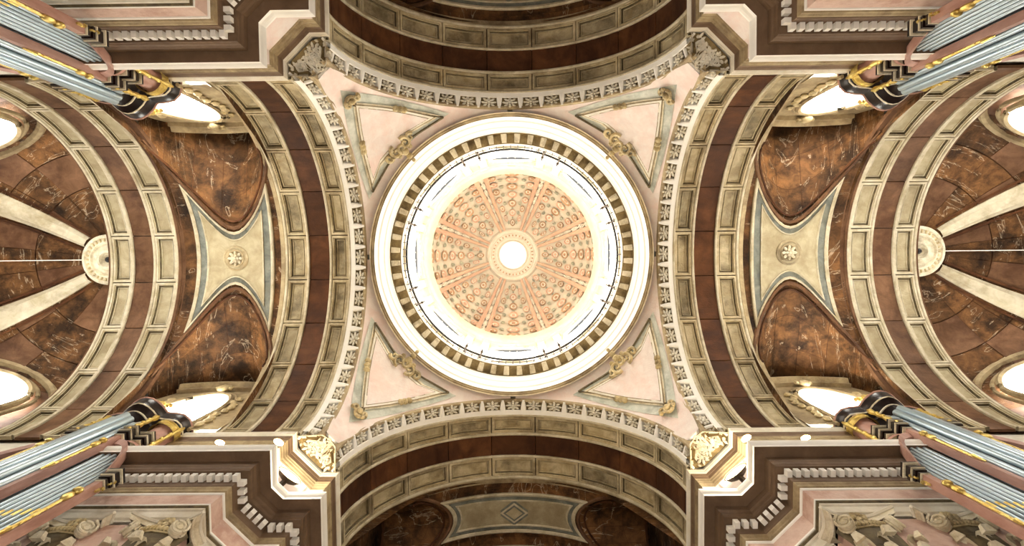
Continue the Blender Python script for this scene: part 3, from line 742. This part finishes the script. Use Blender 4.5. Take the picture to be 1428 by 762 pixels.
b3 = bay('vault_bay', 12.62, 1.72, 1.62, 3.0, .1, 6.25, 'dark vault bay below the crossing with diamond panel', 'vault', 'vault bays of the other arms', pdB, 1, '')
b4 = copy_tree(b3); b4.rotation_euler = (0, 0, -pi / 2); b4['label'] = 'dark vault bay above the crossing, seen as a sliver at the top edge'

# windows in the lunettes of the side arms
def lun_window(label_for, xs, ys, n_):
    root = empty('window', (xs * 13.45, ys * 6.25, 19.0), 0 if ys > 0 else pi)
    hw, sp, rise = 1.25, 2.2, 2.55
    def outline(k, n=18):
        h = hw + k; pts = [(-h, 0.0)] + [(-h * cos(pi * i / n), sp + (rise + k) * sin(pi * i / n)) for i in range(n + 1)] + [(h, 0.0)]
        return pts
    # wall with opening
    W = 2.66; Ht = 7.4; o = outline(0); vs = []; fs = []
    for x, z in o: vs.append((x, 0, z))
    for i, (x, z) in enumerate(o):
        n = len(o) - 1; t = i / n
        a = pi * t; ox = -W * cos(a) if True else x; oz = max(0, 0 + 7.2 * sin(a)) ; 
        ox = -W if t < .18 else (W if t > .82 else -W * cos(pi * (t - .18) / .64)); oz = 0 if i in (0, n) else (4.4 * t / .18 if t < .18 else (4.4 * (1 - t) / .18 if t > .82 else 4.4 + 2.75 * sin(pi * (t - .18) / .64)))
        vs.append((ox, 0, oz))
    n = len(o)
    for i in range(n - 1): fs.append((i, i + 1, n + i + 1, n + i))
    MB().add(vs, fs).build('window_wall', 'bed', root)
    MB().grid(lambda u, v: (outline(-.22 * v if v else 0)[round(u * (len(o) - 1))][0], .55 * v, outline(-.22 * v if v else 0)[round(u * (len(o) - 1))][1]), len(o) - 1, 1).build('reveal', 'lime', root)
    mb = MB()
    for k, r, y in ((.12, .12, -.02), (.34, .08, 0)):
        mb.tube([(x, y, z) for x, z in outline(k)], r, 6)
    mb.build('window_surround', 'bed', root, True)
    mb = MB(); rnd = random.Random(5)
    for sgn in (-1, 1):
        for i in range(9):
            z = .4 + i * .42; mb.ell((sgn * (1.75 + .08 * sin(i * 1.7) - .04 * i * (i > 6)), -.08, z), (.16, .1, .2), 6, 4, Matrix.Rotation(rnd.uniform(-.8, .8), 3, 'Y'))
    mb.build('side_ornament', 'carve', root, True)
    mb = MB()
    def cor(u, v):
        x = -2.1 + 4.2 * u; zz = 5.35 + .35 * sin(pi * u) ; pr = [(.05, -.3), (-.2, -.3), (-.2, -.14), (-.4, -.05), (-.4, .1), (.05, .15)][round(v * 5)]
        return (x, pr[0], zz + pr[1])
    mb.grid(cor, 16, 5); mb.build('window_hood', 'bed', root, True)
    mb = MB(); mb.ell((0, -.2, 5.2), (.28, .18, .34), 8, 6); 
    for i in range(5): mb.ell((.3 * cos(pi * i / 4), -.2, 5.25 + .3 * sin(pi * i / 4)), (.12, .1, .12), 6, 4)
    mb.build('keystone', 'carve', root, True)
    pts = outline(-.22); c = (0, 2.0)
    mb = MB(); vs = [(x, .5, z) for x, z in pts] + [(0, .5, 2.0)]; mb.add(vs, [(i, i + 1, len(pts)) for i in range(len(pts) - 1)] + [(len(pts) - 1, 0, len(pts))]).build('pane', 'glow_lunette', root)
    mb = MB()
    for x in (-.5, 0, .5): mb.box((x, .46, 2.2), (.04, .04, 4.3))
    for z in (.8, 1.7, 2.6, 3.5): mb.box((0, .46, z), (2.05, .04, .04))
    mb.build('glazing_bars', 'lime', root)
    return tag(root, label_for, 'window', 'lunette windows behind the organs')
for i, (xs, ys, nm) in enumerate(((1, 1, 'lower right'), (-1, 1, 'lower left'), (-1, -1, 'upper left'), (1, -1, 'upper right'))):
    lun_window('bright arched window between the %s organ and the great arch' % nm, xs, ys, i)

# ------------------------------------------------------------------ apses
ap = empty('apse', (19.33, 0, 0)); ZA, VA, RA = 21.6, 4.25, 6.75
def apt(th, ps, off=0):   # th from the crown, ps azimuth from +x
    return ((RA - off) * sin(th) * cos(ps), (RA - off) * sin(th) * sin(ps), ZA + (VA - off) * cos(th))
bands = [R_(t) for t in (8, 32, 48, 66, 90)]; azs = [-90, -58, -42, -24, -8, 8, 24, 42, 58, 90]
for i in range(len(bands) - 1):
    for j in range(len(azs) - 1):
        a0, a1 = R_(azs[j]), R_(azs[j + 1]); jit = random.uniform(-1.5, 1.5)
        MB().grid(lambda u, v: apt(bands[i] + .003 + (bands[i + 1] - bands[i] - .006) * u, a0 + .003 + (a1 - a0 - .006) * v, -.02 + .015 * ((i + j) % 2)), 4, 5).build('vault_slab', 'brown_vault' if (i + j) % 3 else 'brown_pale', ap)
MB().grid(lambda u, v: apt(pi / 2 * u, -pi / 2 + pi * v, -.1), 12, 24).build('backing', 'brown', ap)
for ps in (-90, -31, 31, 90):
    mb = MB()
    def rf(u, v):
        th = R_(14.5) + R_(75.5) * u; wd = .25 + .5 * u ** .85; pr = [(-1, -.1), (-1, .08), (-.75, .12), (-.55, .2), (.55, .2), (.75, .12), (1, .08), (1, -.1)][round(v * 7)]
        a = R_(ps) + pr[0] * wd / max(.5, RA * sin(th)); return apt(th, a, pr[1])
    if abs(ps) == 31:
        mb.grid(rf, 20, 7).build('rib', 'fillet', ap, True)['label'] = 'cream rib fanning out from the hub'
        for s in (-1, 1):
            mb = MB()
            def rf2(u, v):
                th = R_(15) + R_(75) * u; wd = .25 + .5 * u ** .85; a = R_(ps) + s * (wd + .12 + .1 * v) / max(.5, RA * sin(th)); return apt(th, a, .05)
            mb.grid(rf2, 16, 1).build('rib_edge', 'brown', ap)
MB().tube([apt(R_(12 + 7 * i), 0, .06) for i in range(11)], .022, 5).build('reflection_line', 'lime_clean', ap)['label'] = 'thin pale line of reflected light running to the hub'  # pale tube painting a line of reflected light on the vault
hb = MB().rev([(1.25, .1), (1.22, -.08), (1.08, -.12), (1.04, -.04), (.9, -.04), (.86, -.1), (.8, -.1), (.76, 0), (.5, .0), (.46, -.12), (.36, -.12), (.32, .05), (.22, .1), (.12, .14)], 48); hb.build('hub', 'carve_pale', ap, True).location = (.42, 0, ZA + VA - .2)
bo = MB().ell((0, 0, 0), (.1, .055, .06), 6, 4).build('hub_bead', 'carve', ap); bom = bo.data; bpy.data.objects.remove(bo)
for i in range(30):
    a = 2 * pi * i / 30; link('hub_bead', bom, ap, loc=(.42 + .97 * cos(a), .97 * sin(a), ZA + VA - .24), rot=(0, 0, a))
MB().ell((0, 0, 0), (.14, .14, .12), 10, 6).build('hub_eye', 'black', ap, True).location = (.42, 0, ZA + VA - .18)
MB().rev([(6.7, -1.6), (6.7, ZA + .1)], 48, a0=-pi / 2, a1=pi / 2).build('apse_wall', 'brown_pale', ap)
for s in (-1, 1):
    ps = s * R_(62); c = Vector((6.62 * cos(ps), 6.62 * sin(ps), 0)); rt = Matrix.Rotation(ps + pi / 2, 3, 'Z')
    def W(x, y, z): p = rt @ Vector((x, y, 0)); return (p.x + c.x, p.y + c.y, z)
    pts = [(-1.4, 18.0)] + [(-1.4 * cos(pi * i / 16), 21.7 + 1.6 * sin(pi * i / 16)) for i in range(17)] + [(1.4, 18.0)]
    mb = MB(); mb.add([W(x, .62, z) for x, z in pts] + [W(0, .62, 20.5)], [(i, i + 1, len(pts)) for i in range(len(pts) - 1)])
    wn = mb.build('window_pane', 'glow_lunette', ap)
    mb = MB()
    mb.tube([W(x * 1.06, .66, z + .03) for x, z in pts], .14, 6); mb.tube([W(x * 1.25, .6, z + .2) for x, z in pts], .1, 6)
    mb.build('window_surround', 'bed', ap, True)
    mb = MB()
    mb.tube([W(x * 1.6, .7, 21.6 + (z - 21.7) * 1.1 + .55) for x, z in pts[1:-1]], [.1 + .12 * sin(pi * i / 16) for i in range(17)], 8)
    mb.build('window_hood', 'bed', ap, True)
    mb = MB()
    for x in (-.55, 0, .55): mb.box(W(x, .66, 20.2), (.05, .05, 4.4))
    mb.build('glazing_bars', 'lime', ap)
tag(ap, 'brown marble half dome with pale ribs at the right edge', 'apse', 'half domes ending the side arms')
e = copy_tree(ap); e.location = (-19.33, 0, 0); e.rotation_euler = (0, 0, pi); e['label'] = 'brown marble half dome with pale ribs at the left edge'

# ------------------------------------------------------------------ capitals over paired pilasters (lower piers)
cp = empty('pilaster')
mb = MB()
mb.box((0, .05, 5.0), (1.62, .34, 13.0)); mb.build('shaft', 'pink_dusk', cp)
def ab(u, v):
    # concave-sided plate
    prof = [(0.9, 12.7), (.95, 12.72), (.95, 12.8), (.98, 12.82), (1.03, 12.86), (1.03, 12.94), (.5, 12.96)][round(v * 6)]
    side = u * 4; k = min(3, int(side)); t = side - k
    cs = [(-1, 0), (-1, -1), (1, -1), (1, 0)]
    A = [(-1.0, .28), (-1.0, -.66), (1.0, -.66), (1.0, .28)]
    if k == 3: a, b = (1.0, .28), (-1.0, .28)
    else: a, b = A[k], A[k + 1]
    x = a[0] + (b[0] - a[0]) * t; y = a[1] + (b[1] - a[1]) * t
    if k == 1: y += .34 * sin(pi * t)
    if k == 0: x += .12 * sin(pi * t)
    if k == 2: x -= .12 * sin(pi * t)
    f = prof[0]; return (x * f * 1.06, (y + .28) * f - .28 if y < 0 else y, prof[1])
MB().grid(ab, 32, 6, cu=False).build('abacus', 'carve_pale', cp, True)
rb_ = MB(); rb_.tube([ab(.25 + .25 * i / 16, .9) for i in range(17)], .06, 6); rb_.tube([ab(.25 * i / 8, .9) for i in range(9)], .05, 6); rb_.tube([ab(.5 + .25 * i / 8, .9) for i in range(9)], .05, 6); rb_.build('abacus_rim', 'lime', cp, True)
def volute(sx):
    mb = MB(); ang = sx * R_(38)
    rt = Matrix.Rotation(ang, 3, 'Z'); c = Vector((sx * .7, -.5, 12.44))
    for side in (-.1, .1):
        pts = []
        for i in range(34):
            a = -pi / 2 - sx * 0 + i * .38; r = .26 * (1 - i / 40); p = rt @ Vector((r * cos(a) * sx, side, r * sin(a) * -1)); pts.append(c + p)
        mb.tube(pts, [.045 - .001 * i for i in range(34)], 6)
    mb.rev([(0, -.08), (.2, -.07), (.23, -.04), (.23, .04), (.2, .07), (0, .08)], 20, c=tuple(c), ax=rt @ Matrix.Rotation(pi / 2, 3, 'X'))
    return mb
for sx in (-1, 1): volute(sx).build('volute', 'carve_pale', cp, True)
mb = MB(); mb.grid(lambda u, v: ((.62 + .16 * v ** 2) * -cos(pi * u) * 1.1, -.1 - (.28 + .1 * v) * sin(pi * u), 11.0 + 1.6 * v), 16, 6); mb.build('bell', 'dark_carve', cp, True)  # dark tone paints the shade in the crevices behind the leaves
mb = MB()
for i in range(9): mb.ell((-.42 + .105 * i, -.46 - .05 * sin(pi * i / 8), 12.45), (.06, .07, .09), 7, 5)
mb.tube([(-.5, -.42, 12.34), (0, -.5, 12.34), (.5, -.42, 12.34)], .03, 5); mb.build('egg_band', 'carve', cp, True)
mb = MB()
for i in range(6):
    a = i * pi / 3; mb.ell((.15 * cos(a), -.42 + .02 * sin(a), 12.84 + .15 * sin(a)), (.1, .08, .1), 6, 4)
mb.ell((0, -.47, 12.84), (.06, .06, .06), 6, 4); mb.build('fleuron', 'carve', cp, True)
def leaf(mb, x, y, z, h, wd, ang, out=.34):
    rt = Matrix.Rotation(ang, 3, 'Z')
    def fn(u, v):
        t = v; ww = wd * (.55 + .45 * sin(pi * min(1, t * 1.15))) * (1 - .25 * max(0, t - .8) * 5 * .6); lobes = .06 * abs(sin(t * 9)) * wd
        xx = (u - .5) * 2 * (ww + lobes); zz = h * sin(min(t * 1.25, 1.28) * pi / 2 * .98); yy = -out * t ** 3 - .06 - .06 * cos((u - .5) * pi * 3)
        if t > .85: zz -= (t - .85) * h * 1.4; 
        p = rt @ Vector((xx, yy, 0)); return (x + p.x, y + p.y, z + zz)
    mb.grid(fn, 8, 10)
for (x, z, h, wd, an) in ((-.62, 11.2, .72, .2, -.7), (0, 11.2, .78, .22, 0), (.62, 11.2, .72, .2, .7), (-.34, 10.7, .62, .22, -.25), (.34, 10.7, .62, .22, .25), (-.7, 10.7, .62, .2, -.9), (.7, 10.7, .62, .2, .9)):
    mb = MB(); leaf(mb, x, -.3 + .12 * abs(x), z, h, wd, an); 
    tip = Matrix.Rotation(an, 3, 'Z') @ Vector((0, -.38, 0)); mb.box((x + tip.x, -.3 + .12 * abs(x) + tip.y, z + h * .84), (wd * 1.5, .2, .22), Matrix.Rotation(an, 3, 'Z') @ Matrix.Rotation(.5, 3, 'X'), .55)
    mb.build('acanthus_leaf', 'carve_pale', cp, True)
CL = {(-1, 0): 'left pier pilaster with scrolled capital nearer the crossing', (-1, 1): 'left pier pilaster with scrolled capital beside the organ pipes',
      (1, 0): 'right pier pilaster with scrolled capital nearer the crossing', (1, 1): 'right pier pilaster with scrolled capital beside the organ pipes'}
fst = True
for (sx, j), lb in CL.items():
    o = cp if fst else copy_tree(cp); fst = False
    o.scale = (.82, .82, 1); o.location = (sx * (8.6 if j == 0 else 10.85), 6.88, 0); o['label'] = lb; o['category'] = 'pilaster'; o['group'] = 'pilasters with scrolled capitals'

# ------------------------------------------------------------------ organs
# local frame: x along the wall, -y towards the nave axis, wall at y = 0 (world |y| = 6.7)
og = empty('pipe_organ')
mb = MB()
mb.box((0, .3, 4.5), (5.3, .5, 18.0)); mb.box((0, -.05, 5.0), (5.3, .9, 8.0)); mb.box((0, -.15, 13.5), (1.5, .7, 9.0)); mb.build('case', 'black', og)
YF = -.78         # face of the flats
def pipe(x, y, z0, z1, r, name='pipe'):
    mb = MB(); n = 12
    mb.rev([(r * .25, z0), (r, z0 + r * 3), (r, z1), (r * .88, z1), (r * .88, z1 - .3)], n, c=(x, y, 0))
    p = mb.build(name, 'tin', og, True)
    return p
def mouth(p, x, y, z, r, ang=0):
    mb = MB(); mb.rev([(r * 1.06, z), (r * 1.06, z + r * 5)], 8, c=(x, y, 0), a0=-pi / 2 - 1.0 + ang, a1=-pi / 2 + 1.0 + ang)
    mb.build('mouth', 'gold', p)
# central bowed tower
for i in range(7):
    a = R_(-75 + 25 * i); x = .72 * sin(a); y = -.68 - .55 * cos(a); r = .115 if abs(i - 3) else .14
    z1 = 18.2 - .22 * abs(i - 3)
    p = pipe(x, y, 9.5, z1, r); mouth(p, x, y, 11.0, r, a)
for s in (-1, 1):
    # flats of small pipes, descending outwards
    N = 9
    for i in range(N):
        t = i / (N - 1); x = s * (1.05 + 1.6 * t); z1 = 16.1 - 1.2 * t - 1.5 * t ** 2.2; r = .058 - .006 * t
        p = pipe(x, YF + .02, 9.5, z1, r); mouth(p, x, YF + .02, 11.9 + .02 * i, r)
        
    # wooden rail following the pipe tops
    pts = []
    mb = MB()
    def rail(u, v):
        t = u * 1.06; zz = 16.3 - 1.05 * t - 1.6 * t ** 2.2 + .12 * sin(t * 6); x = s * (.95 + 1.65 * t)
        pr = [(-.12, .0), (-.12, -.14), (.12, -.2), (.16, -.05), (.16, .1)][round(v * 4)]
        return (x, YF + pr[1], zz + .15 + pr[0])
    mb.grid(rail, 20, 4).build('top_rail', 'wood_pink', og, True)
    # posts
    for x, y, wd, zt, nm in ((s * .84, -.95, .17, 16.7, 'inner_post'), (s * 2.8, -.86, .2, 13.4, 'outer_post')):
        mb = MB().box((x, y, (9.5 + zt) / 2), (wd, .24, zt - 9.5)); po = mb.build(nm, 'wood_pink', og)
        mb = MB(); z0 = zt - 2.4
        for q in range(7): mb.ell((x, y - .14, z0 + q * .17), (.045 + .01 * (q % 2), .04, .055), 7, 4)
        mb.tube([(x, y - .14, z0 - .1), (x, y - .16, z0 + 1.9)], .04, 5); mb.ell((x, y - .16, z0 + 1.45), (.11, .09, .2), 8, 5); mb.ell((x, y - .17, z0 + 1.75), (.13, .1, .12), 8, 5)
        mb.tube([(x, y - .16, z0 - .4), (x, y - .16, z0)], [.02, .06], 6); mb.build('gilt_drop', 'gold', po, True)
    # cap blocks over the posts
    for x, y, z, w0 in ((s * .86, -.95, 16.75, .42), (s * 1.22, -.66, 16.95, .46), (s * 2.8, -.86, 13.5, .36)):
        mb = MB()
        for q, (k, h) in enumerate(((.7, .1), (.85, .08), (1.0, .14), (.8, .1), (1.1, .08))):
            mb.box((x, y, z + q * .13), (w0 * k, w0 * k, h))
        mb.build('post_cap', 'wood_dark', og)
        for q in (0, 2, 4): MB().box((x, y, z + q * .13 - .06), (w0 * (.72, 0, 1.02, 0, 1.12)[q], w0 * (.72, 0, 1.02, 0, 1.12)[q], .03)).build('cap_lit_edge', 'carve_pale', og)  # pale strips paint the light caught on the cap edges
    # upper corner drum carrying the cornice
    MB().rev([(.44, 16.70), (.44, 16.80), (.38, 16.90), (.36, 18.30), (.42, 18.40), (.42, 18.60), (.5, 18.80)], 24, c=(s * 1.05, -.42, 0)).build('corner_drum', 'wood_pink', og, True)
    MB().rev([(.46, 18.95), (.5, 18.32), (.46, 18.40), (.46, 18.60), (.52, 18.66)], 24, c=(s * 1.05, -.42, 0)).build('gilt_band', 'gold', og, True)
    for x, y, z0, z1 in ((s * .86, -1.08, 17.00, 18.60), (s * 1.55, -.55, 16.60, 18.9)):
        mb = MB(); n = 8
        mb.tube([(x, y, z0 + (z1 - z0) * q / n) for q in range(n + 1)], [.03, .07, .05, .09, .05, .08, .06, .1, .04], 7); 
        for q in range(5): mb.ell((x, y - .05, z0 + .15 + (z1 - z0) * q / 5), (.07, .06, .09), 6, 4)
        mb.build('gilt_baluster', 'gold', og, True)
    # small gilt scroll bracket at the outer edge
    mb = MB()
    for q in range(2):
        c = Vector((s * 2.95, -.8, 13.2 + q * .4)); mb.tube([(c.x + s * .1 * (1 - t / 14) * cos(t * .6), c.y - .03, c.z + .16 * (1 - t / 14) * sin(t * .6)) for t in range(13)], .03, 5)
    mb.build('gilt_carving', 'gold', og, True)
# bowed cornice
def cplan():
    pts = [(-1.55, .1), (-1.55, -.5), (-1.5, -.7), (-1.35, -.84), (-1.1, -.9), (-.85, -.92)]
    for i in range(9):
        t = i / 8; pts.append((-.7 + 1.4 * t, -.95 - .55 * sin(pi * t) ** .8))
    return pts + [(-x, y) for x, y in pts[:6][::-1]]
cpth = cplan()
ddd = 1 if True else -1
def csweep(prof): 
    mb = MB(); return sweep(mb, cpth, [(-d, z) for d, z in prof])
csweep([(-.42, 18.20), (-.3, 18.40), (-.2, 18.50), (-.2, 18.62), (-.1, 18.70), (0.0, 18.76)]).build('cornice_bed', 'wood_dark', og, True)
csweep([(0.0, 18.76), (.02, 18.78), (.02, 18.82), (0, 18.84)]).build('cornice_line', 'carve_pale', og, True)
csweep([(0.0, 18.84), (.03, 18.90), (.03, 19.00), (.08, 19.10), (.1, 19.16)]).build('cornice_crown', 'wood_dark', og, True)
csweep([(.1, 19.16), (.13, 19.18), (.13, 19.23), (-.1, 19.26)]).build('cornice_lip', 'wood_pink', og, True)
mb = MB(); P = [(x, y, 19.10) for x, y in cpth]; mb.add(P, [tuple(range(len(P)))]); mb.build('canopy', 'black', og)
mb = MB(); mb.tube([(-.7 + 1.4 * t / 12, -1.0 - .28 * sin(pi * t / 12), 18.25 + .3 * sin(pi * t / 12)) for t in range(13)], .035, 6); mb.tube([(-.5 + 1.0 * t / 12, -.95, 18.50 - .4 * sin(pi * t / 12)) for t in range(13)], .03, 6); mb.build('gilt_swag', 'carve_pale', og, True)
# shell crest on top
mb = MB()
for i in range(9):
    a = pi * i / 8; mb.tube([(0, -1.15, 19.30), (.3 * cos(a), -1.2, 19.35 + .36 * sin(a)), (.45 * cos(a), -1.25, 19.40 + .5 * sin(a))], [.05, .1, .06], 6)
for s in (-1, 1):
    mb.tube([(s * (.5 + .22 * cos(t * .55) * (1 - t / 18)), -1.2, 19.45 + .22 * sin(t * .55) * (1 - t / 18)) for t in range(14)], .06, 6)
mb.tube([(-.62, -1.15, 19.30), (0, -1.35, 19.32), (.62, -1.15, 19.30)], .07, 6); mb.build('shell_crest', 'gold', og, True)
OLB = [('pipe organ at the lower right, tin pipes rising to a dark bowed cornice', (13.5, 6.7, 0), 0), ('pipe organ at the lower left, tin pipes rising to a dark bowed cornice', (-13.5, 6.7, 0), 0),
       ('pipe organ at the upper left, tin pipes rising to a dark bowed cornice', (-13.5, -6.7, 0), pi), ('pipe organ at the upper right, tin pipes rising to a dark bowed cornice', (13.5, -6.7, 0), pi)]
for i, (lb, lc, rz_) in enumerate(OLB):
    o = og if i == 0 else copy_tree(og); o.location = lc; o.rotation_euler = (0, 0, rz_); tag(o, lb, 'organ', 'pipe organs in the side arms')

# ------------------------------------------------------------------ floodlights on the lower cornices
def flood(loc, aim, size, power, label, group, es=1.0):
    root = empty('floodlight', loc); d = (Vector(aim) - Vector(loc)).normalized(); q = d.to_track_quat('-Z', 'Y'); rt = q.to_matrix()
    mb = MB(); mb.rev([(0, .28), (.5, .26), (.8, .1), (1.0, -.2), (1.05, -.22), (1.05, -.28)], 20); mb.xf(Matrix.Scale(size, 4)); mb.xf(rt.to_4x4()); h = mb.build('housing', 'iron', root, True)
    mb = MB(); mb.rev([(0, -.16), (.95, -.16)], 20); mb.xf(Matrix.Scale(size, 4)); mb.xf(rt.to_4x4()); mb.build('lens', 'lamp_lens', root)
    MB().box((0, 0, -size * .9), (size * .3, size * .3, size * 1.2)).build('bracket', 'iron', root)
    l = bpy.data.lights.new('flood_beam', 'POINT'); l.energy = power; l.color = (1.0, .88, .68); l.shadow_soft_size = size * .5
    lo = bpy.data.objects.new('flood_beam', l); C.objects.link(lo); lo.parent = root; lo.location = d * size * .9; lo.rotation_euler = q.to_euler()
    return tag(root, label, 'lamp', group)
for s, nm in ((1, 'right'), (-1, 'left')):
    flood((s * 7.25, 7.1, 16.75), (s * .5, -1, 20.0), .42, 240, 'large glaring floodlight in the corner of the lower %s cornice' % nm, 'large floodlights')
    flood((s * 7.75, 6.12, 17.2), (s * 1, -3, 16), .17, 34, 'small amber floodlight on the lower %s cornice, nearer the corner' % nm, 'small floodlights')
    flood((s * 9.7, 6.12, 17.2), (s * 5, -3, 16), .15, 20, 'small amber floodlight on the lower %s cornice, nearer the organ' % nm, 'small floodlights')
